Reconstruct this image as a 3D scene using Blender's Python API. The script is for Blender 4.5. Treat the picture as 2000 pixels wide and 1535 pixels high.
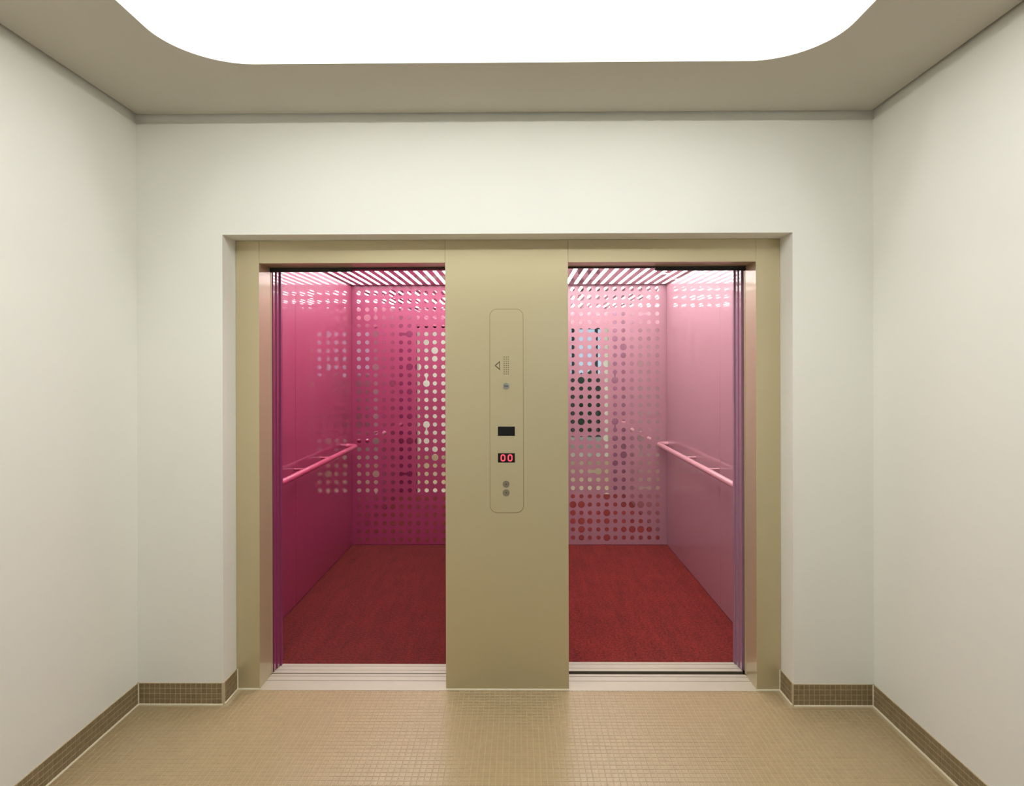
import bpy, bmesh, math, random
from mathutils import Matrix, Vector

random.seed(7)
for o in list(bpy.data.objects):
    bpy.data.objects.remove(o)
SC = bpy.context.scene
COL = SC.collection
V3 = Vector

# ------------------------------------------------------------------ camera, world, exposure
CAM_H, CAM_D = 1.5848, 2.9332            # camera height and distance from the lobby's front wall
YAW, ROLL, FPX = 0.0088, -0.0023, 1220.0
cam_data = bpy.data.cameras.new('camera')
cam = bpy.data.objects.new('camera', cam_data)
COL.objects.link(cam)
c_, s_ = math.cos(YAW), math.sin(YAW)
r0, f0, u0 = V3((c_, s_, 0)), V3((-s_, c_, 0)), V3((0, 0, 1))
right = math.cos(ROLL) * r0 + math.sin(ROLL) * u0
up = math.cos(ROLL) * u0 - math.sin(ROLL) * r0
m = Matrix((right, up, -f0)).transposed().to_4x4()
m.translation = (0, -CAM_D, CAM_H)
cam.matrix_world = m
cam_data.sensor_fit = 'HORIZONTAL'
cam_data.sensor_width = 36
cam_data.lens = 36 * FPX / 2000
cam_data.shift_y = -(767.5 - 717.25) / 2000
cam_data.clip_start = 0.02
SC.camera = cam

world = bpy.data.worlds.new('sky')
SC.world = world
world.use_nodes = True
wn = world.node_tree.nodes
wn['Background'].inputs[0].default_value = (0.66, 0.79, 0.95, 1)
wn['Background'].inputs[1].default_value = 0.95

vs = SC.view_settings
vs.view_transform = 'Standard'
vs.look = 'None'
vs.exposure = 0.0
vs.gamma = 1.0
vs.use_curve_mapping = False

TUBE_LIGHT = 48.0       # tube ring around the recess
LOBBY_LIGHT = 2.4       # luminous ceiling of the lobby
CAR_LIGHT = (13.5, 14.0)     # luminous ceilings of the two lift cars


# ------------------------------------------------------------------ materials
def srgb(r, g, b):
    def f(c):
        c /= 255.0
        return c / 12.92 if c <= 0.04045 else ((c + 0.055) / 1.055) ** 2.4
    return (f(r), f(g), f(b), 1)


def mat(name, color, rough=0.5, metal=0.0, coat=0.0, coat_rough=0.05, spec=0.5, vary=0.0, vscale=6.0,
        bump=0.0, bscale=200.0, cell=0.0, cellvar=0.0, emit=None, estr=0.0):
    """Principled material with procedural colour variation, fine relief and per-piece tone."""
    M = bpy.data.materials.new(name)
    M.use_nodes = True
    nt = M.node_tree
    n, l = nt.nodes, nt.links
    b = n['Principled BSDF']
    b.inputs['Base Color'].default_value = color
    b.inputs['Roughness'].default_value = rough
    b.inputs['Metallic'].default_value = metal
    b.inputs['Coat Weight'].default_value = coat
    b.inputs['Coat Roughness'].default_value = coat_rough
    b.inputs['Specular IOR Level'].default_value = spec
    geo = n.new('ShaderNodeNewGeometry')
    src = None
    if vary > 0:
        no = n.new('ShaderNodeTexNoise')
        no.inputs['Scale'].default_value = vscale
        no.inputs['Detail'].default_value = 4
        l.new(geo.outputs['Position'], no.inputs['Vector'])
        src = (no.outputs['Fac'], vary)
    if cell > 0:
        vm = n.new('ShaderNodeVectorMath'); vm.operation = 'SCALE'
        vm.inputs['Scale'].default_value = 1.0 / cell
        fl = n.new('ShaderNodeVectorMath'); fl.operation = 'FLOOR'
        wnz = n.new('ShaderNodeTexWhiteNoise'); wnz.noise_dimensions = '3D'
        l.new(geo.outputs['Position'], vm.inputs[0])
        l.new(vm.outputs[0], fl.inputs[0])
        l.new(fl.outputs[0], wnz.inputs['Vector'])
        src = (wnz.outputs['Value'], cellvar)
    if src:
        mr = n.new('ShaderNodeMapRange')
        mr.inputs['To Min'].default_value = 1 - src[1]
        mr.inputs['To Max'].default_value = 1 + src[1]
        l.new(src[0], mr.inputs['Value'])
        mx = n.new('ShaderNodeVectorMath'); mx.operation = 'SCALE'
        mx.inputs[0].default_value = color[:3]
        l.new(mr.outputs[0], mx.inputs['Scale'])
        l.new(mx.outputs[0], b.inputs['Base Color'])
    if bump > 0:
        nb = n.new('ShaderNodeTexNoise')
        nb.inputs['Scale'].default_value = bscale
        nb.inputs['Detail'].default_value = 3
        l.new(geo.outputs['Position'], nb.inputs['Vector'])
        bp = n.new('ShaderNodeBump')
        bp.inputs['Strength'].default_value = bump
        bp.inputs['Distance'].default_value = 0.002
        l.new(nb.outputs['Fac'], bp.inputs['Height'])
        l.new(bp.outputs['Normal'], b.inputs['Normal'])
    if emit:
        b.inputs['Emission Color'].default_value = emit
        b.inputs['Emission Strength'].default_value = estr
    return M


def carpet_mat(name, color):
    M = mat(name, color, rough=0.95, spec=0.1, bump=0.9, bscale=260)
    nt = M.node_tree
    n, l = nt.nodes, nt.links
    b = n['Principled BSDF']
    geo = n.new('ShaderNodeNewGeometry')
    mp = n.new('ShaderNodeMapping'); mp.inputs['Scale'].default_value = (24, 2.6, 1)
    l.new(geo.outputs['Position'], mp.inputs['Vector'])
    st = n.new('ShaderNodeTexNoise'); st.inputs['Scale'].default_value = 1.0; st.inputs['Detail'].default_value = 5
    l.new(mp.outputs[0], st.inputs['Vector'])
    pile = n.new('ShaderNodeTexNoise'); pile.inputs['Scale'].default_value = 75; pile.inputs['Detail'].default_value = 4
    l.new(geo.outputs['Position'], pile.inputs['Vector'])
    blot = n.new('ShaderNodeTexNoise'); blot.inputs['Scale'].default_value = 7; blot.inputs['Detail'].default_value = 6
    l.new(geo.outputs['Position'], blot.inputs['Vector'])
    a1 = n.new('ShaderNodeMath'); a1.operation = 'MULTIPLY_ADD'; a1.inputs[1].default_value = 0.75
    l.new(st.outputs['Fac'], a1.inputs[0])
    a2 = n.new('ShaderNodeMath'); a2.operation = 'MULTIPLY_ADD'; a2.inputs[1].default_value = 3.0; a2.inputs[2].default_value = -1.4 + 0.2
    l.new(pile.outputs['Fac'], a2.inputs[0])
    l.new(a2.outputs[0], a1.inputs[2])
    a3 = n.new('ShaderNodeMath'); a3.operation = 'MULTIPLY_ADD'; a3.inputs[1].default_value = 0.5
    l.new(blot.outputs['Fac'], a3.inputs[0])
    l.new(a1.outputs[0], a3.inputs[2])
    sc = n.new('ShaderNodeVectorMath'); sc.operation = 'SCALE'
    sc.inputs[0].default_value = color[:3]
    l.new(a3.outputs[0], sc.inputs['Scale'])
    l.new(sc.outputs[0], b.inputs['Base Color'])
    b.inputs['Sheen Weight'].default_value = 0.25
    b.inputs['Sheen Roughness'].default_value = 0.5
    b.inputs['Sheen Tint'].default_value = (1.0, 0.5, 0.45, 1)
    return M


def emission_mat(name, color, strength):
    M = bpy.data.materials.new(name)
    M.use_nodes = True
    nt = M.node_tree
    nt.nodes.clear()
    e = nt.nodes.new('ShaderNodeEmission')
    e.inputs[0].default_value = color
    e.inputs[1].default_value = strength
    o = nt.nodes.new('ShaderNodeOutputMaterial')
    nt.links.new(e.outputs[0], o.inputs[0])
    return M


def glass_mat(name):
    M = mat(name, (0.9, 0.95, 0.95, 1), rough=0.0, spec=0.5)
    b = M.node_tree.nodes['Principled BSDF']
    b.inputs['Transmission Weight'].default_value = 1.0
    b.inputs['IOR'].default_value = 1.02
    return M


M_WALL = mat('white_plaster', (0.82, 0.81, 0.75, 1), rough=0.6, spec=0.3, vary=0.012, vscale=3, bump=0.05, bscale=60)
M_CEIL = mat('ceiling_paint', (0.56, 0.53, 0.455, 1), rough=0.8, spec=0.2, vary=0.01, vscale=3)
M_BRONZE = mat('olive_gold_paint', (0.55, 0.475, 0.295, 1), rough=0.42, metal=0.4, coat=0.5, coat_rough=0.08,
               vary=0.02, vscale=2.5, bump=0.02, bscale=500)
M_TILE = mat('floor_tile', (0.375, 0.275, 0.148, 1), rough=0.28, cell=0.025, cellvar=0.05)
M_GROUT = mat('floor_grout', (0.47, 0.375, 0.235, 1), rough=0.9, spec=0.1, vary=0.05, vscale=40)
M_BTILE = mat('skirting_tile', (0.25, 0.185, 0.098, 1), rough=0.4, cell=0.0245, cellvar=0.1)
M_BGROUT = mat('skirting_grout', (0.55, 0.46, 0.31, 1), rough=0.9, spec=0.1, vary=0.05, vscale=40)
M_BEAD = mat('sealant', (0.72, 0.64, 0.47, 1), rough=0.6, vary=0.03, vscale=30)
M_ALU = mat('sill_metal', (0.50, 0.455, 0.35, 1), rough=0.42, metal=0.15, vary=0.06, vscale=18, bump=0.05, bscale=150)
M_GROOVE = mat('sill_groove', (0.13, 0.10, 0.065, 1), rough=0.6, vary=0.2, vscale=30)
M_DARK = mat('dark_recess', (0.012, 0.010, 0.010, 1), rough=0.6, vary=0.1, vscale=20)
M_SHAFT = mat('shaft_concrete', (0.05, 0.05, 0.05, 1), rough=0.9, vary=0.1, vscale=8)
M_MIRROR = mat('mirror_silver', (0.93, 0.93, 0.91, 1), rough=0.015, metal=1.0, vary=0.01, vscale=10)
M_LIGHT = emission_mat('luminous_ceiling', (0.97, 1.0, 0.97, 1), LOBBY_LIGHT)
M_TUBE = emission_mat('tube_glow', (0.97, 1.0, 0.99, 1), TUBE_LIGHT)
M_BLACK = mat('display_black', (0.006, 0.006, 0.007, 1), rough=0.15, vary=0.1, vscale=30)
M_STEEL = mat('brushed_steel', (0.55, 0.55, 0.52, 1), rough=0.3, metal=0.9, vary=0.05, vscale=120)
M_DSTEEL = mat('dull_steel', (0.30, 0.27, 0.20, 1), rough=0.4, metal=0.6, vary=0.05, vscale=120)
M_LED = emission_mat('red_digits', (1.0, 0.10, 0.13, 1), 1.25)
M_INK = mat('engraved_ink', (0.09, 0.06, 0.03, 1), rough=0.6, vary=0.05, vscale=100)
M_SPK = mat('speaker_hole', (0.17, 0.125, 0.05, 1), rough=0.6, vary=0.05, vscale=100)
M_GLASS = glass_mat('window_glass')
M_LEAF = mat('hedge_leaf', (0.07, 0.105, 0.055, 1), rough=0.7, vary=0.5, vscale=14)
M_FRAME = mat('window_frame_paint', (0.12, 0.12, 0.12, 1), rough=0.5, vary=0.05, vscale=10)
M_FOYER = mat('foyer_floor_tile', (0.78, 0.70, 0.55, 1), rough=0.3, cell=0.025, cellvar=0.05)


# ------------------------------------------------------------------ helpers
def link(name, me, material, parent=None, kind=None):
    o = bpy.data.objects.new(name, me)
    COL.objects.link(o)
    if material and not me.materials:
        me.materials.append(material)
    if parent:
        o.parent = parent
    if kind:
        o['kind'] = kind
    return o


def bm_obj(name, bm, material, parent=None, kind=None, smooth=False):
    bmesh.ops.recalc_face_normals(bm, faces=bm.faces)
    me = bpy.data.meshes.new(name)
    bm.to_mesh(me)
    bm.free()
    if smooth:
        for p in me.polygons:
            p.use_smooth = True
    return link(name, me, material, parent, kind)


def add_box(bm, x0, x1, y0, y1, z0, z1, bevel=0.0):
    x0, x1 = min(x0, x1), max(x0, x1)
    vv = [bm.verts.new(p) for p in ((x0, y0, z0), (x1, y0, z0), (x1, y1, z0), (x0, y1, z0),
                                    (x0, y0, z1), (x1, y0, z1), (x1, y1, z1), (x0, y1, z1))]
    fs = [bm.faces.new([vv[i] for i in q]) for q in
          ((0, 3, 2, 1), (4, 5, 6, 7), (0, 1, 5, 4), (1, 2, 6, 5), (2, 3, 7, 6), (3, 0, 4, 7))]
    if bevel > 0:
        es = list({e for f in fs for e in f.edges})
        bmesh.ops.bevel(bm, geom=es, offset=bevel, segments=1, affect='EDGES')


def box(name, x0, x1, y0, y1, z0, z1, material, parent=None, kind=None, bevel=0.0):
    bm = bmesh.new()
    add_box(bm, x0, x1, y0, y1, z0, z1, bevel)
    return bm_obj(name, bm, material, parent, kind)


def structure(name, label, cat='room', bm=None, material=None):
    o = bm_obj(name, bm, material, None, 'structure')
    o['label'] = label
    o['category'] = cat
    return o


def tag(o, label, cat, group=None):
    o['label'] = label
    o['category'] = cat
    if group:
        o['group'] = group
    return o


def empty(name, loc, label, cat, group=None):
    o = bpy.data.objects.new(name, None)
    COL.objects.link(o)
    o.location = loc
    o.empty_display_size = 0.1
    tag(o, label, cat, group)
    return o


def adopt(parent):
    """Children are modelled in world coordinates; keep them there under a displaced empty."""
    bpy.context.view_layer.update()
    inv = parent.matrix_world.inverted()
    for ch in parent.children:
        ch.matrix_parent_inverse = inv


def extrude_outline(bm, pts, axis, a0, a1):
    """Closed outline in the plane across `axis`, given thickness from a0 to a1."""
    def put(p, a):
        return (p[0], a, p[1]) if axis == 'y' else ((a, p[0], p[1]) if axis == 'x' else (p[0], p[1], a))
    A = [bm.verts.new(put(p, a0)) for p in pts]
    B = [bm.verts.new(put(p, a1)) for p in pts]
    n = len(pts)
    bm.faces.new(A)
    bm.faces.new(B[::-1])
    for i in range(n):
        j = (i + 1) % n
        bm.faces.new((A[i], B[i], B[j], A[j]))


def round_rect(x0, x1, z0, z1, r, n=8):
    pts = []
    for cx, cz, a0 in ((x1 - r, z1 - r, 0), (x0 + r, z1 - r, 90), (x0 + r, z0 + r, 180), (x1 - r, z0 + r, 270)):
        for i in range(n + 1):
            a = math.radians(a0 + 90.0 * i / n)
            pts.append((cx + r * math.cos(a), cz + r * math.sin(a)))
    return pts


def circle(cx, cz, r, n=20):
    return [(cx + r * math.cos(2 * math.pi * i / n), cz + r * math.sin(2 * math.pi * i / n)) for i in range(n)]


def tube(name, pts, r, material, parent=None, n=16):
    """Round bar swept along a polyline."""
    bm = bmesh.new()
    rings = []
    P = [V3(p) for p in pts]
    for i, p in enumerate(P):
        t = ((P[min(i + 1, len(P) - 1)] - P[max(i - 1, 0)])).normalized()
        a = t.cross(V3((0, 0, 1)))
        if a.length < 1e-4:
            a = V3((1, 0, 0))
        a.normalize()
        b = a.cross(t)
        rings.append([bm.verts.new(p + r * (math.cos(2 * math.pi * k / n) * a + math.sin(2 * math.pi * k / n) * b))
                      for k in range(n)])
    for i in range(len(rings) - 1):
        for k in range(n):
            bm.faces.new((rings[i][k], rings[i][(k + 1) % n], rings[i + 1][(k + 1) % n], rings[i + 1][k]))
    for cap in (bm.faces.new(rings[0][::-1]), bm.faces.new(rings[-1])):
        for ed in cap.edges:
            ed.smooth = False
    return bm_obj(name, bm, material, parent, smooth=True)


# ------------------------------------------------------------------ the lobby's shell
XL, XR, H = -1.796, 1.662, 2.779          # side walls and ceiling
OL, OR, OH = -1.3905, 1.2879, 2.2124      # recess for the lift surround
YJ = 0.138                                # depth of that recess: face of the surround
YR = -2.40                                # rear wall of the lobby
TOP = H + 0.40
D0, D1, D2, D3, DH = -1.2745, -0.3552, 0.2490, 1.1690, 2.10   # the two door openings

CHN, CHD = 0.042, 0.014                   # recessed shadow channel at the head of the walls
ZW = H - CHN
bm = bmesh.new()
add_box(bm, XL - 0.15, OL, 0.0, 0.16, -0.02, ZW)
add_box(bm, OR, XR + 0.15, 0.0, 0.16, -0.02, ZW)
add_box(bm, OL, OR, 0.0, 0.16, OH, ZW)
add_box(bm, XL - 0.15, XR + 0.15, CHD, 0.16, ZW, TOP)
structure('wall_front', 'cream white wall around the recessed lift doors', 'wall', bm, M_WALL)
bm = bmesh.new(); add_box(bm, XL - 0.15, XL, YR - 0.15, 0.0, -0.02, ZW); add_box(bm, XL - 0.15, XL - CHD, YR - 0.15, CHD, ZW, TOP)
structure('wall_left', 'plain cream side wall beside the magenta lift', 'wall', bm, M_WALL)
bm = bmesh.new(); add_box(bm, XR, XR + 0.15, YR - 0.15, 0.0, -0.02, ZW); add_box(bm, XR + CHD, XR + 0.15, YR - 0.15, CHD, ZW, TOP)
structure('wall_right', 'plain cream side wall beside the pale pink lift', 'wall', bm, M_WALL)
bm = bmesh.new()
EL, ER, EH = -0.80, 1.46, 2.55            # wide entrance the photograph is taken from
add_box(bm, XL, EL, YR - 0.15, YR, -0.02, TOP)
add_box(bm, ER, XR, YR - 0.15, YR, -0.02, TOP)
add_box(bm, EL, ER, YR - 0.15, YR, EH, TOP)
structure('wall_rear', 'cream wall opposite the lifts with a wide entrance', 'wall', bm, M_WALL)

# ceiling: board with a rounded opening, shadow gap all round
LX0, LX1, LY0, LY1, LR = -1.301, 1.172, -1.88, -0.486, 0.27
GAP, BOARD, RECESS = 0.008, 0.03, 0.12
bm = bmesh.new()
outer = [(XL + GAP, YR + GAP), (XR - GAP, YR + GAP), (XR - GAP, -GAP), (XL + GAP, -GAP)]
inner = round_rect(LX0, LX1, LY0, LY1, LR, 20)
ov = [bm.verts.new((x, y, H)) for x, y in outer]
iv = [bm.verts.new((x, y, H)) for x, y in inner]
edges = [bm.edges.new((ov[i], ov[(i + 1) % 4])) for i in range(4)]
edges += [bm.edges.new((iv[i], iv[(i + 1) % len(iv)])) for i in range(len(iv))]
bmesh.ops.triangle_fill(bm, use_beauty=True, edges=edges)
ot = [bm.verts.new((x, y, H + BOARD)) for x, y in outer]
it = [bm.verts.new((x, y, H + RECESS)) for x, y in inner]
for i in range(4):
    bm.faces.new((ov[i], ov[(i + 1) % 4], ot[(i + 1) % 4], ot[i]))
for i in range(len(iv)):
    j = (i + 1) % len(iv)
    bm.faces.new((iv[j], iv[i], it[i], it[j]))
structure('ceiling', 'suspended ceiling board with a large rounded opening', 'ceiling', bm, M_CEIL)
bm = bmesh.new(); add_box(bm, XL - 0.15, XR + 0.15, YR - 0.15, 0.16, TOP, TOP + 0.05)
structure('ceiling_slab', 'structural slab above the suspended ceiling', 'ceiling', bm, M_DARK)

lamp = empty('ceiling_light', ((LX0 + LX1) / 2, (LY0 + LY1) / 2, H + RECESS),
             'large luminous white ceiling panel with rounded corners', 'light')
bm = bmesh.new()
extrude_outline(bm, round_rect(LX0 + 0.001, LX1 - 0.001, LY0 + 0.001, LY1 - 0.001, LR, 20), 'z', H + RECESS - 0.004, H + RECESS + 0.004)
bm_obj('diffuser', bm, M_LIGHT, lamp)
bm = bmesh.new()
extrude_outline(bm, round_rect(LX0 - 0.02, LX1 + 0.02, LY0 - 0.02, LY1 + 0.02, LR + 0.02, 20), 'z', H + RECESS + 0.006, H + RECESS + 0.06)
bm_obj('housing', bm, M_FRAME, lamp)
ti, tz = 0.045, H + RECESS - 0.030
ring = [(x, y, tz) for x, y in round_rect(LX0 + ti, LX1 - ti, LY0 + ti, LY1 - ti, LR - ti, 10)]
tube('fluorescent_ring', ring + [ring[0]], 0.013, M_TUBE, lamp, 12)
adopt(lamp)

# ------------------------------------------------------------------ floor with its mosaic
PITCH, TS = 0.025, 0.0228
floor_bm = bmesh.new()
add_box(floor_bm, XL - 0.15, XR + 0.15, YR - 0.15, YJ, -0.06, -0.0012)
floor = structure('floor', 'beige mosaic tiled floor in front of the lifts', 'floor', floor_bm, M_GROUT)


def tile_mesh(name, s, t, material):
    """Little mosaic tile lying in XY, its face at z=t, eased edges."""
    h, k = s / 2, s / 2 - 0.0011
    vs_ = [(-h, -h, 0), (h, -h, 0), (h, h, 0), (-h, h, 0), (-k, -k, t), (k, -k, t), (k, k, t), (-k, k, t)]
    fs = [(4, 5, 6, 7), (0, 1, 5, 4), (1, 2, 6, 5), (2, 3, 7, 6), (3, 0, 4, 7)]
    me = bpy.data.meshes.new(name)
    me.from_pydata(vs_, [], fs)
    me.materials.append(material)
    return me


def project(p):
    X, Y, Z = p[0], p[1] + CAM_D, p[2] - CAM_H
    a, d = c_ * X + s_ * Y, -s_ * X + c_ * Y
    return 1000.5 + FPX * a / d, 717.25 - FPX * Z / d, d


T_FLOOR = tile_mesh('tile', TS, 0.0012, M_TILE)
cells = []
ix0, ix1 = int(math.ceil((XL + 0.012) / PITCH)), int(math.floor((XR - 0.012) / PITCH))
for i in range(ix0, ix1 + 1):
    for j in range(int(YR / PITCH) + 1, 6):
        x, y = i * PITCH, j * PITCH - 0.006
        if y > -0.016 and (x < OL + 0.016 or x > OR - 0.016):
            continue
        cells.append((x, y))
seen = []
for x, y in cells:
    u, v, d = project((x, y, 0))
    if d > 0.3 and 5 < u < 1995 and v < 1528:
        seen.append((d, x, y))
seen.sort()
single = {(x, y) for d, x, y in seen[:300]}
for x, y in sorted(single):
    o = link('tile', T_FLOOR, None, floor)
    o.location = (x, y, -0.0012)
verts, faces = [], []
h_, k_ = TS / 2, TS / 2 - 0.0011
for x, y in cells:
    if (x, y) in single:
        continue
    n0 = len(verts)
    verts += [(x - h_, y - h_, -.0012), (x + h_, y - h_, -.0012), (x + h_, y + h_, -.0012), (x - h_, y + h_, -.0012),
              (x - k_, y - k_, 0), (x + k_, y - k_, 0), (x + k_, y + k_, 0), (x - k_, y + k_, 0)]
    faces += [tuple(n0 + q for q in f) for f in ((4, 5, 6, 7), (0, 1, 5, 4), (1, 2, 6, 5), (2, 3, 7, 6), (3, 0, 4, 7))]
me = bpy.data.meshes.new('tile_field')
me.from_pydata(verts, [], faces)
link('tile_field', me, M_TILE, floor, 'stuff')

# ------------------------------------------------------------------ skirting of small tiles
BP, BS, BZ0, BROWS, BTH = 0.0245, 0.0222, 0.003, 4, 0.004
T_BASE = tile_mesh('tile', BS, 0.0016, M_BTILE)
BTOP = BZ0 + BROWS * BP


def skirting(name, label, runs):
    """runs: (axis, fixed coordinate, start, end, outward sign, last coordinate built tile by tile)"""
    bm = bmesh.new()
    far = ([], [])
    spots = []
    for axis, c, a, b, sg, near in runs:
        if axis == 'y':   # along y on an x-facing wall
            add_box(bm, c, c + sg * BTH, min(a, b), max(a, b), 0, BTOP)
        else:
            add_box(bm, min(a, b), max(a, b), min(c, c + sg * BTH), max(c, c + sg * BTH), 0, BTOP)
        n = int(abs(b - a) / BP)
        st = 1 if b > a else -1
        for k in range(n):
            t = a + st * (0.005 + (k + 0.5) * BP)
            if abs(t - a) + BS / 2 > abs(b - a):
                continue
            for r in range(BROWS):
                z = BZ0 + (r + 0.5) * BP
                if axis == 'y':
                    loc = (c + sg * BTH, t, z)
                    rot = (0, math.radians(90) * sg, 0)
                else:
                    loc = (t, c + sg * BTH, z)
                    rot = (math.radians(90), 0, 0)
                if near is not None and (t - near) * st > 0:
                    M4 = Matrix.Translation(loc) @ Matrix.Rotation(rot[1], 4, 'Y') @ Matrix.Rotation(rot[0], 4, 'X')
                    n0 = len(far[0])
                    far[0].extend([tuple(M4 @ v.co) for v in T_BASE.vertices])
                    far[1].extend([tuple(n0 + i for i in p.vertices) for p in T_BASE.polygons])
                else:
                    spots.append((loc, rot))
    o = structure(name, label, 'skirting', bm, M_BGROUT)
    for loc, rot in spots:
        t = link('tile', T_BASE, None, o)
        t.location, t.rotation_euler = loc, rot
    if far[0]:
        me = bpy.data.meshes.new('tile_field')
        me.from_pydata(far[0], [], far[1])
        link('tile_field', me, M_BTILE, o, 'stuff')
    return o


skirting('baseboard_left', 'brown mosaic skirting along the side wall by the magenta lift', [('y', XL, 0.0, YR, 1, -0.66)])
skirting('baseboard_right', 'brown mosaic skirting along the side wall by the pale pink lift', [('y', XR, 0.0, YR, -1, -0.66)])
skirting('baseboard_front_left', 'short brown mosaic skirting turning into the recess by the magenta lift',
         [('x', 0.0, XL + BTH, OL + 0.004, -1, None), ('y', OL, YJ, 0.0, 1, None)])
skirting('baseboard_front_right', 'short brown mosaic skirting turning into the recess by the pale pink lift',
         [('x', 0.0, XR - BTH, OR - 0.004, -1, None), ('y', OR, YJ, 0.0, -1, None)])
skirting('baseboard_rear', 'brown mosaic skirting on the wall opposite the lifts',
         [('x', YR, XL + BTH, EL, 1, -5.0)])
beads = [('x', XL, OL, -BTH), ('x', OR, XR, -BTH), ('x', OL + 0.004, D0, YJ), ('x', D3, OR - 0.004, YJ), ('x', D1, D2, YJ)]
BR = 0.0055
n_trim = 0


def bead(pts, label):
    global n_trim
    n_trim += 1
    o = tube('trim_%d' % n_trim, pts, BR, M_BEAD, None, 8)
    o['kind'] = 'structure'
    tag(o, label, 'trim')


for ax, a, b, c in beads:
    bead([(a, c - 0.002, 0), (b, c - 0.002, 0)],
         'pale sealant bead at the foot of the %s' % ('wall skirting' if c < 0 else 'gold lift surround'))
for x, sg in ((XL + BTH, 1), (XR - BTH, -1)):
    bead([(x + sg * 0.002, 0, 0), (x + sg * 0.002, YR, 0)], 'pale sealant bead along the side wall skirting')
    bead([(x, -BTH, 0), (x, -BTH, BTOP)], 'upright pale sealant bead in the skirting corner')
for x, sg in ((OL + BTH, 1), (OR - BTH, -1)):
    bead([(x + sg * 0.002, 0, 0), (x + sg * 0.002, YJ, 0)], 'pale sealant bead along the recess skirting')
    bead([(x, YJ, 0), (x, YJ, BTOP)], 'upright pale sealant bead where skirting meets gold surround')

# ------------------------------------------------------------------ foyer behind the camera (seen in the mirror dots)
FX0, FX1, FY, FH = -1.9, 2.9, -5.2, 2.75
bm = bmesh.new(); add_box(bm, FX0 - 0.15, FX1 + 0.15, FY - 0.15, YR - 0.15, -0.06, 0)
structure('floor_foyer', 'beige tiled floor of the foyer', 'floor', bm, M_FOYER)
bm = bmesh.new(); add_box(bm, FX0 - 0.15, FX1 + 0.15, FY - 0.15, YR - 0.15, FH, FH + 0.1)
structure('ceiling_foyer', 'white foyer ceiling', 'ceiling', bm, M_CEIL)
bm = bmesh.new(); add_box(bm, FX0 - 0.15, FX0, FY - 0.15, YR - 0.15, 0, FH)
structure('wall_foyer_left', 'white foyer side wall without windows', 'wall', bm, M_WALL)
bm = bmesh.new(); add_box(bm, FX1, FX1 + 0.15, FY - 0.15, YR - 0.15, 0, FH)
structure('wall_foyer_right', 'white foyer side wall next to the glazing', 'wall', bm, M_WALL)
bm = bmesh.new()
GX0, GX1, GZ0, GZ1 = 0.2, 2.7, 0.08, 2.45
add_box(bm, FX0, GX0, FY - 0.15, FY, 0, FH)
add_box(bm, GX1, FX1, FY - 0.15, FY, 0, FH)
add_box(bm, GX0, GX1, FY - 0.15, FY, GZ1, FH)
add_box(bm, GX0, GX1, FY - 0.15, FY, 0, GZ0)
structure('wall_foyer_rear', 'foyer end wall holding a glazed front', 'wall', bm, M_WALL)
win = empty('window_1', (GX0, FY, GZ0), 'glazed foyer front with dark mullions', 'window')
win['kind'] = 'structure'
nb = 5
for k in range(nb + 1):
    x = GX0 + (GX1 - GX0) * k / nb
    box('mullion', x - 0.03, x + 0.03, FY - 0.11, FY - 0.03, GZ0, GZ1, M_FRAME, win)
for z in (GZ0, 1.05, GZ1 - 0.05):
    box('transom', GX0, GX1, FY - 0.10, FY - 0.04, z, z + 0.05, M_FRAME, win)
for k in range(nb):
    x0 = GX0 + (GX1 - GX0) * k / nb + 0.03
    x1 = GX0 + (GX1 - GX0) * (k + 1) / nb - 0.03
    box('pane', x0, x1, FY - 0.075, FY - 0.07, GZ0 + 0.05, 1.05, M_GLASS, win)
    box('pane', x0, x1, FY - 0.075, FY - 0.07, 1.10, GZ1 - 0.05, M_GLASS, win)
adopt(win)
bm = bmesh.new(); add_box(bm, -6, 8, -12, FY - 0.15, -0.1, -0.02)
structure('ground', 'paved ground outside the foyer', 'ground', bm, mat('paving', (0.3, 0.3, 0.28, 1), rough=0.9, vary=0.1, vscale=3))
bm = bmesh.new()
bmesh.ops.create_grid(bm, x_segments=60, y_segments=24, size=1)
for v in bm.verts:
    a, b_ = v.co.x, v.co.y
    ang = (b_ + 1) * 0.5 * math.pi
    rr = 1 + 0.12 * math.sin(a * 23 + b_ * 5) + 0.10 * math.sin(b_ * 17 - a * 41) + random.uniform(-.06, .06)
    v.co = (1.5 + a * 3.2, -7.4 + 0.55 * rr * math.cos(ang), 1.25 * rr * math.sin(ang) ** 0.6 if 0 < ang < math.pi else 0)
tag(bm_obj('hedge', bm, M_LEAF, None, smooth=True), 'dark green clipped hedge standing outside the foyer glazing', 'hedge')

# ------------------------------------------------------------------ lift shaft shell (dark, keeps daylight out)
SX0, SX1, SY1, SZ0, SZ1 = XL - 0.15, XR + 0.15, 3.1, -0.45, TOP + 0.05
for nm, args in (('wall_shaft_left', (SX0 - 0.1, SX0, 0.162, SY1, SZ0, SZ1)), ('wall_shaft_right', (SX1, SX1 + 0.1, 0.162, SY1, SZ0, SZ1)),
                 ('wall_shaft_rear', (SX0 - 0.1, SX1 + 0.1, SY1, SY1 + 0.1, SZ0, SZ1)),
                 ('ceiling_shaft', (SX0 - 0.1, SX1 + 0.1, 0.162, SY1, SZ1, SZ1 + 0.1)),
                 ('floor_shaft', (SX0 - 0.1, SX1 + 0.1, 0.0, SY1, SZ0 - 0.1, SZ0)),
                 ('wall_shaft_pit', (SX0 - 0.1, SX1 + 0.1, 0.0, 0.13, SZ0, -0.061))):
    bm = bmesh.new(); add_box(bm, *args)
    structure(nm, 'dark concrete %s of the lift shaft' % nm.split('_')[-1], 'shaft', bm, M_SHAFT)

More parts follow.
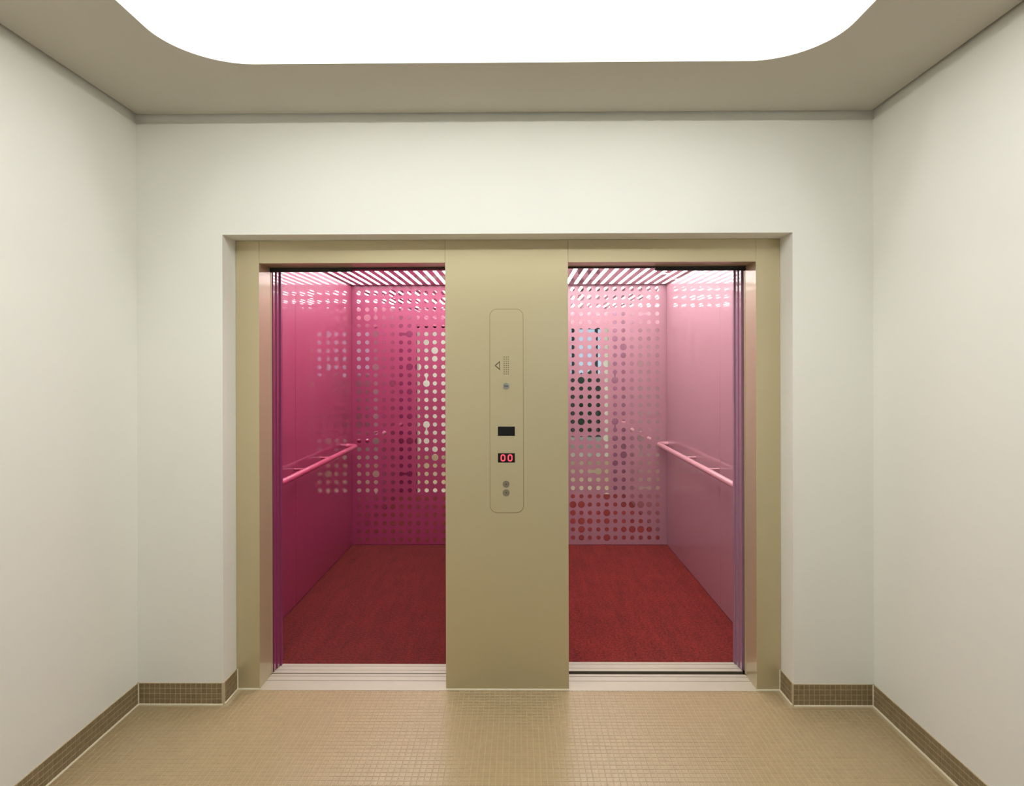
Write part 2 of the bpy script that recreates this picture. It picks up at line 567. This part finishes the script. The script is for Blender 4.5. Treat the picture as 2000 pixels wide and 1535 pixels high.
# ------------------------------------------------------------------ gold surround of both lifts
YS = 0.275        # rear of the surround's returns
surround = empty('lift_surround', (0, YJ, 0), 'olive gold metal surround framing both open lift doorways', 'door frame')
e = 0.0006        # hairline joints
box('jamb_panel', OL + 0.001, D0, YJ, YS, 0.0, OH - 0.001, M_BRONZE, surround, bevel=0.0008)
box('jamb_panel', D3, OR - 0.001, YJ, YS, 0.0, OH - 0.001, M_BRONZE, surround, bevel=0.0008)
box('centre_panel', D1, D2, YJ, YS, 0.0, OH - 0.001, M_BRONZE, surround, bevel=0.0008)
box('header_panel', D0 + e, D1 - e, YJ, YS, DH, OH - 0.001, M_BRONZE, surround, bevel=0.0008)
box('header_panel', D2 + e, D3 - e, YJ, YS, DH, OH - 0.001, M_BRONZE, surround, bevel=0.0008)
for i, (a, b, sg) in enumerate(((D0, D1, -1), (D3, D2, 1))):
    # landing door leaves parked beside the opening
    for k, (y0, off) in enumerate(((YS + 0.001, 0.0), (YS + 0.0115, -0.002))):
        box('landing_door_leaf', a + sg * off, a + sg * 0.44, y0, y0 + 0.0095, 0.004, 2.078, M_BRONZE, surround, bevel=0.001)
    # dark door track above, stepped where the two leaves' tracks overlap
    w0, w1, w2 = a, a + (b - a) * (0.46 if i == 0 else 0.5), b
    box('door_track', w0 + sg * 0.05, w1, 0.276, 0.2965, 2.080, 2.16, M_DARK, surround, bevel=0.002)
    box('door_track', w1, w2 - sg * 0.1, 0.276, 0.2965, 2.094, 2.16, M_DARK, surround, bevel=0.002)
    # landing sill of ribbed aluminium
    sill = empty('landing_sill', ((a + b) / 2, 0.2, -0.03),
                 'pale ribbed metal door sill in front of the %s lift' % ('magenta' if i == 0 else 'pale pink'), 'door sill')
    box('sill_base', a, b, YJ - 0.010, 0.289, -0.03, 0.0004, M_GROOVE, sill)
    for y0, y1 in ((YJ - 0.012, 0.2185), (0.2225, 0.2635), (0.2675, 0.2905)):
        box('sill_strip', a, b, y0, y1, 0.0004, 0.0015, M_ALU, sill, bevel=0.0006)
    sill['kind'] = 'structure'
    adopt(sill)
adopt(surround)

# ------------------------------------------------------------------ call panel on the centre panel
cp = empty('call_panel', (-0.054, YJ, 0.87), 'slim rounded lift call panel with red floor display on the gold pillar', 'call panel')
PX0, PX1, PZ0, PZ1 = -0.1358, 0.0280, 0.8705, 1.8702
bm = bmesh.new(); extrude_outline(bm, round_rect(PX0 - .0012, PX1 + .0012, PZ0 - .0012, PZ1 + .0012, 0.036), 'y', YJ - 0.0006, YJ)
bm_obj('shadow_joint', bm, M_SPK, cp)
bm = bmesh.new(); extrude_outline(bm, round_rect(PX0 + .0006, PX1 - .0006, PZ0 + .0006, PZ1 - .0006, 0.035), 'y', YJ - 0.0022, YJ - 0.0006)
bm_obj('faceplate', bm, M_BRONZE, cp)
YF = YJ - 0.0022
# outlined triangle symbol
bm = bmesh.new()
cx, cz = -0.0945, 1.5932
T = [(-0.1125, 1.5932), (-0.0865, 1.6165), (-0.0865, 1.5700)]
I = [(cx + (x - cx) * 0.60, cz + (z - cz) * 0.60) for x, z in T]
for k in range(3):
    j = (k + 1) % 3
    extrude_outline(bm, [T[k], T[j], I[j], I[k]], 'y', YF - 0.0006, YF)
bm_obj('triangle_symbol', bm, M_INK, cp)
bm = bmesh.new()
for i in range(3):
    for j in range(9):
        extrude_outline(bm, circle(-0.0655 + i * 0.0101, 1.6350 - j * 0.0104, 0.0030, 8), 'y', YF - 0.0003, YF + 0.0001)
bm_obj('speaker_grille', bm, M_SPK, cp)
bm = bmesh.new(); extrude_outline(bm, circle(-0.0562, 1.4923, 0.0158, 28), 'y', YF - 0.003, YF)
key = bm_obj('key_switch', bm, M_STEEL, cp)
key['label'] = 'round steel key switch'
bm = bmesh.new(); extrude_outline(bm, round_rect(-0.0660, -0.0462, 1.4907, 1.4948, 0.0018, 3), 'y', YF - 0.0034, YF - 0.003)
bm_obj('key_slot', bm, M_INK, key)
box('display', -0.0969, -0.0139, YF - 0.0010, YF, 1.2481, 1.2935, M_BLACK, cp)['label'] = 'unlit black display'
dsp = box('display', -0.0972, -0.0142, YF - 0.0010, YF, 1.1172, 1.1626, M_BLACK, cp)
dsp['label'] = 'black display showing red digits'
for zx in (-0.0722, -0.0373):
    bm = bmesh.new()
    A = round_rect(zx - 0.0120, zx + 0.0120, 1.1222, 1.1576, 0.0110, 6)
    B = round_rect(zx - 0.0058, zx + 0.0058, 1.1290, 1.1508, 0.0050, 6)
    n = len(A)
    va = [bm.verts.new((x, YF - 0.0013, z)) for x, z in A]
    vb = [bm.verts.new((x, YF - 0.0013, z)) for x, z in B]
    for k in range(n):
        bm.faces.new((va[k], va[(k + 1) % n], vb[(k + 1) % n], vb[k]))
    bm_obj('digit', bm, M_LED, dsp)['label'] = 'glowing red zero'
for zc, sgn in ((1.0110, 1), (0.9685, -1)):
    bm = bmesh.new(); extrude_outline(bm, circle(-0.0572, zc, 0.0168, 28), 'y', YF - 0.0016, YF)
    bt = bm_obj('button', bm, M_DSTEEL, cp)
    bm = bmesh.new(); extrude_outline(bm, circle(-0.0572, zc, 0.0125, 28), 'y', YF - 0.0026, YF - 0.0016)
    bm_obj('button_cap', bm, M_DSTEEL, bt)
    bm = bmesh.new()
    extrude_outline(bm, [(-0.0572 - 0.0045, zc - sgn * 0.0032), (-0.0572 + 0.0045, zc - sgn * 0.0032), (-0.0572, zc + sgn * 0.0045)], 'y', YF - 0.0030, YF - 0.0026)
    bm_obj('arrow', bm, M_INK, bt)
adopt(cp)

# ------------------------------------------------------------------ the two lift cars
S, MD, LG = 0.0192, 0.0250, 0.0305
BIG_L = {(0, 1): MD, (0, 4): LG, (0, 5): MD, (0, 7): MD, (1, 4): LG, (1, 5): MD, (1, 9): MD, (1, 10): LG, (2, 4): MD, (2, 7): LG,
         (3, 1): LG, (5, 2): LG, (5, 6): LG, (6, 8): MD, (7, 9): LG, (8, 9): MD, (9, 2): LG, (9, 6): LG, (9, 7): LG,
         (11, 0): LG, (11, 1): LG, (11, 4): LG, (11, 8): LG, (12, 0): MD, (12, 2): MD, (12, 6): MD,
         (15, 0): LG, (15, 2): MD, (15, 6): MD, (16, 0): LG, (16, 1): MD, (16, 8): LG, (18, 2): LG, (18, 5): MD, (18, 6): LG,
         (18, 7): LG, (18, 8): MD, (19, 9): MD, (20, 9): LG, (21, 8): MD, (22, 2): LG, (22, 6): MD, (25, 7): MD,
         (26, 3): MD, (26, 4): MD, (27, 1): MD, (28, 1): MD, (28, 4): MD, (28, 5): MD, (30, 7): MD}
LINK_L = [(2, 2, 3, 2, .004), (5, 5, 5, 6, .012), (10, 8, 11, 8, .006), (16, 8, 17, 8, .006), (22, 5, 22, 6, .009), (24, 2, 25, 2, .006)]
BIG_R = {(0, 1): MD, (1, 1): LG, (1, 7): LG, (1, 8): MD, (2, 1): MD, (2, 4): LG, (5, 3): MD, (6, 5): MD, (7, 6): LG, (8, 6): MD,
         (9, 3): LG, (9, 4): LG, (9, 8): LG, (11, 5): LG, (11, 1): LG, (12, 3): MD, (12, 8): MD, (15, 3): MD, (15, 8): MD,
         (16, 1): LG, (16, 5): LG, (18, 2): MD, (18, 3): LG, (18, 4): LG, (18, 5): MD, (18, 8): LG, (19, 6): MD, (20, 6): LG,
         (21, 5): MD, (22, 3): LG, (25, 4): LG, (26, 0): LG, (26, 1): LG, (26, 6): MD, (26, 7): LG, (26, 8): LG, (26, 9): MD,
         (27, 0): MD, (27, 4): LG, (28, 0): MD, (28, 1): LG, (28, 2): MD, (28, 4): MD, (29, 1): LG, (29, 6): MD, (29, 7): LG,
         (29, 8): LG, (29, 9): MD, (30, 1): MD, (30, 4): LG}
LINK_R = [(3, 8, 3, 9, .004), (5, 2, 5, 3, .013), (10, 5, 11, 5, .006), (16, 5, 17, 5, .006), (19, 8, 20, 8, .006),
          (22, 2, 22, 3, .013), (24, 8, 24, 9, .005)]
CH, YB = 2.32, 2.647


def blob_pair(x0, z0, ra, x1, z1, rb, w, n=10):
    """Outline of two discs joined by a waisted neck."""
    d = V3((x1 - x0, z1 - z0, 0)); L = d.length; d.normalize(); q = V3((-d.y, d.x, 0))
    pts = []
    a0 = math.radians(38)
    for i in range(n + 1):
        a = a0 + (2 * math.pi - 2 * a0) * i / n
        p = V3((x0, z0, 0)) + ra * (math.cos(a) * d + math.sin(a) * q)
        pts.append((p.x, p.y))
    for t in (0.38, 0.5, 0.62):
        p = V3((x0, z0, 0)) + d * L * t - q * w
        pts.append((p.x, p.y))
    for i in range(n + 1):
        a = math.pi + a0 + (2 * math.pi - 2 * a0) * i / n
        p = V3((x1, z1, 0)) + rb * (math.cos(a) * d + math.sin(a) * q)
        pts.append((p.x, p.y))
    for t in (0.62, 0.5, 0.38):
        p = V3((x0, z0, 0)) + d * L * t + q * w
        pts.append((p.x, p.y))
    return pts


DISC = {}


def disc_mesh(r, n=18):
    k = round(r, 4)
    if k not in DISC:
        bm = bmesh.new(); extrude_outline(bm, circle(0, 0, r, n), 'y', -0.0006, 0.0)
        bmesh.ops.recalc_face_normals(bm, faces=bm.faces)
        me = bpy.data.meshes.new('mirror_dot'); bm.to_mesh(me); bm.free(); me.materials.append(M_MIRROR)
        DISC[k] = me
    return DISC[k]


def lift_car(label, cx0, cx1, wall_m, back_m, door_m, carpet_m, rail_m, glow_m, door_side, dot_x, dot_z, dp, dq, step, big, links, ygap, seam, rail_y, trz):
    """cx0/cx1: inner side walls; door_side: -1 when the leaves park at the low-x side."""
    outer_x = cx0 if door_side < 0 else cx1
    a, b = (D0, D1) if door_side < 0 else (D3, D2)
    sg = door_side
    car = empty('lift_car', ((cx0 + cx1) / 2, (ygap + YB) / 2, 0), label, 'lift', None)
    y0 = ygap                      # front edge of the car sill
    yc = y0 + 0.102                # carpet edge
    box('floor_deck', cx0 - 0.02, cx1 + 0.02, y0 + 0.004, YB + 0.03, -0.06, -0.0085, M_DARK, car)
    box('carpet', cx0, cx1, yc, YB - 0.001, -0.008, 0.0, carpet_m, car, bevel=0.002)
    sill = box('car_sill', a, b, y0 + 0.001, yc, -0.03, 0.0004, M_GROOVE, car)
    for s0, s1 in ((0.0, 0.030), (0.034, 0.0735), (0.0775, 0.1005)):
        box('sill_strip', a - sg * 0.0, b, y0 + s0, y0 + s1, 0.0004, 0.0015, M_ALU, sill, bevel=0.0006)
    # side walls: two lacquered panels each, hairline seam, dark corner gap at the back
    for x, s in ((cx0, -1), (cx1, 1)):
        box('side_panel', x, x + s * 0.018, yc, seam - 0.0012, 0.001, CH, wall_m, car, bevel=0.0008)
        box('side_panel', x, x + s * 0.018, seam + 0.0012, YB - 0.010, 0.001, CH, wall_m, car, bevel=0.0008)
        box('wall_backing', x + s * 0.019, x + s * 0.03, y0 + 0.05, YB + 0.03, -0.05, CH + 0.1, M_DARK, car)
    back = box('back_panel', cx0 - 0.005, cx1 + 0.005, YB, YB + 0.02, 0.001, CH - 0.004, back_m, car, bevel=0.0008)
    # front returns beside and above the doorway
    box('front_return', a - sg * 0.017, outer_x, yc - 0.022, yc, 0.001, CH, door_m, car, bevel=0.0008)
    box('front_return', b - sg * 0.02, cx1 if sg < 0 else cx0, yc - 0.022, yc, 0.001, CH, door_m, car, bevel=0.0008)
    box('front_transom', a - sg * 0.017, b - sg * 0.02, yc - 0.022, yc, trz, CH, wall_m, car, bevel=0.0008)
    for k, (yy, off) in enumerate(((y0 + 0.004, -0.005), (y0 + 0.0415, -0.010))):
        box('car_door_leaf', a + sg * off, a + sg * 0.44, yy, yy + 0.0365, 0.004, DH + 0.03, door_m, car, bevel=0.0006)
    # luminous slatted ceiling
    box('ceiling_diffuser', cx0, cx1, yc, YB, CH + 0.012, CH + 0.018, glow_m, car)
    box('ceiling_housing', cx0 - 0.03, cx1 + 0.03, yc - 0.022, YB + 0.03, CH + 0.020, CH + 0.06, M_DARK, car)
    rnd = random.Random(step)
    nsl = int(round((cx1 - cx0) / dp))
    pw = (cx1 - cx0) / nsl
    box('ceiling_border', cx0, cx1, YB - 0.035, YB - 0.0005, CH, CH + 0.003, wall_m, car)
    for k in range(nsl + 1):
        xa = max(cx0, cx0 + (k - 0.31) * pw)
        xb = min(cx1, cx0 + (k + 0.31) * pw)
        cut = rnd.choice((None, None, rnd.uniform(1.0, 2.4)))
        segs = [(yc, YB - 0.035)] if cut is None else [(yc, cut - 0.02), (cut + 0.02, YB - 0.035)]
        for q0, q1 in segs:
            bm = bmesh.new()
            if 0 < k < nsl and cut is not None:
                r = (xb - xa) / 2 - 1e-4
                pts = round_rect(xa, xb, q0, q1, r, 5)
            else:
                pts = [(xa, q0), (xb, q0), (xb, q1), (xa, q1)]
            extrude_outline(bm, pts, 'z', CH, CH + 0.003)
            bm_obj('ceiling_slat', bm, wall_m, car)
    # mirror dots inlaid in the back panel
    ncol = int((cx1 - cx0) / dp)
    cols = range(0, ncol) if step > 0 else range(10 - ncol + 1, 11)
    nrow = 31
    linked = set()
    joined = bmesh.new()
    shown = 0
    entries = []
    for r1, c1, r2, c2, w in links:
        linked |= {(r1, c1), (r2, c2)}
        A_ = (dot_x + c1 * dp, dot_z - r1 * dq); B_ = (dot_x + c2 * dp, dot_z - r2 * dq)
        bm = bmesh.new()
        extrude_outline(bm, blob_pair(A_[0], A_[1], big.get((r1, c1), S), B_[0], B_[1], big.get((r2, c2), S), w), 'y', YB - 0.0006, YB)
        bm_obj('mirror_dot', bm, M_MIRROR, back)
        shown += 1
    for r in range(nrow):
        for c in cols:
            x, z = dot_x + c * dp, dot_z - r * dq
            if (r, c) in linked or x < cx0 + 0.025 or x > cx1 - 0.025:
                continue
            vis = 0 <= c <= 10
            rad = big.get((r, c), S) if vis else rnd.choice((S, S, S, S, MD, LG))
            entries.append((not vis, -rad, r, c, x, z, rad))
    entries.sort()
    for hid, _, r, c, x, z, rad in entries:
        if not hid and shown < 300:
            o = link('mirror_dot', disc_mesh(rad), None, back)
            o.location = (x, YB, z)
            shown += 1
        else:
            extrude_outline(joined, circle(x, z, rad, 18), 'y', YB - 0.0006, YB)
    bm_obj('mirror_dot_field', joined, M_MIRROR, back, 'stuff')
    # round handrail on each side wall, end curved back to the wall
    for x, s in ((cx0, 1), (cx1, -1)):
        off, hz = 0.088, 0.906
        f_, e_ = rail_y
        rr = 0.055
        pts = [(x, f_, hz)]
        pts += [(x + s * (off - rr), f_, hz)] + [(x + s * (off - rr + rr * math.sin(t)), f_ + rr - rr * math.cos(t), hz) for t in [math.pi / 2 * i / 8 for i in range(1, 9)]]
        pts += [(x + s * off, e_ - rr, hz)] + [(x + s * (off - rr + rr * math.cos(t)), e_ - rr + rr * math.sin(t), hz) for t in [math.pi / 2 * i / 8 for i in range(1, 9)]]
        pts += [(x, e_, hz)]
        rail = tube('handrail', pts, 0.0195, rail_m, car)
        for yb_ in (1.20, 1.73):
            tube('bracket', [(x, yb_, hz + 0.004), (x + s * off, yb_, hz + 0.004)], 0.0075, rail_m, rail, 10)
    adopt(car)
    return car


M_PINK_L = mat('magenta_lacquer', (0.33, 0.040, 0.105, 1), rough=0.42, spec=0.7, coat=1.0, coat_rough=0.03, vary=0.01, vscale=3)
M_DOOR_L = mat('magenta_door_lacquer_shaded', (0.25, 0.036, 0.11, 1), rough=0.3, coat=1.0, coat_rough=0.05, vary=0.01, vscale=3)  # car's own pink, with weak light and bluish reflection mixed into the colour
M_BACK_L = mat('magenta_rear_lacquer', (0.34, 0.040, 0.115, 1), rough=0.42, spec=0.6, coat=0.35, coat_rough=0.3, vary=0.01, vscale=3)
M_BACK_R = mat('pale_pink_rear_lacquer', (0.42, 0.215, 0.255, 1), rough=0.42, spec=0.6, coat=0.35, coat_rough=0.3, vary=0.01, vscale=3)
M_RAIL_L = mat('magenta_rail_paint', (0.50, 0.07, 0.15, 1), rough=0.3, coat=0.5, coat_rough=0.1, vary=0.01, vscale=3)
M_PINK_R = mat('pale_pink_lacquer', (0.42, 0.215, 0.255, 1), rough=0.42, spec=0.7, coat=0.85, coat_rough=0.04, vary=0.01, vscale=3)
M_DOOR_R = mat('pale_pink_door_lacquer_shaded', (0.33, 0.175, 0.25, 1), rough=0.3, coat=1.0, coat_rough=0.05, vary=0.01, vscale=3)  # pale pink lacquer, its purple shade and reflection put into the base colour
M_RAIL_R = mat('pale_rail_paint', (0.62, 0.31, 0.34, 1), rough=0.3, coat=0.5, coat_rough=0.1, vary=0.01, vscale=3)
M_CARP_L = carpet_mat('dark_red_carpet', (0.115, 0.0075, 0.0065, 1))
M_CARP_R = carpet_mat('red_carpet', (0.165, 0.0125, 0.010, 1))
M_GLOW_L = emission_mat('lift_light_l', (1.0, 0.95, 0.97, 1), CAR_LIGHT[0])
M_GLOW_R = emission_mat('lift_light_r', (1.0, 0.96, 0.96, 1), CAR_LIGHT[1])

lift_car('open magenta pink lift car with deep red carpet and mirror dotted rear wall', -1.4836, -0.150,
         M_PINK_L, M_BACK_L, M_DOOR_L, M_CARP_L, M_RAIL_L, M_GLOW_L, -1, -1.4198, 2.2512, 0.0756, 0.07355, 1, BIG_L, LINK_L, 0.2985, 1.23, (0.55, 2.47), 2.100)
lift_car('open pale pink lift car with brighter red carpet and mirror dotted rear wall', 0.088, 1.3281,
         M_PINK_R, M_BACK_R, M_DOOR_R, M_CARP_R, M_RAIL_R, M_GLOW_R, 1, 0.4920, 2.2803, 0.07545, 0.0739, -1, BIG_R, LINK_R, 0.3245, 1.175, (0.58, 2.60), 2.113)
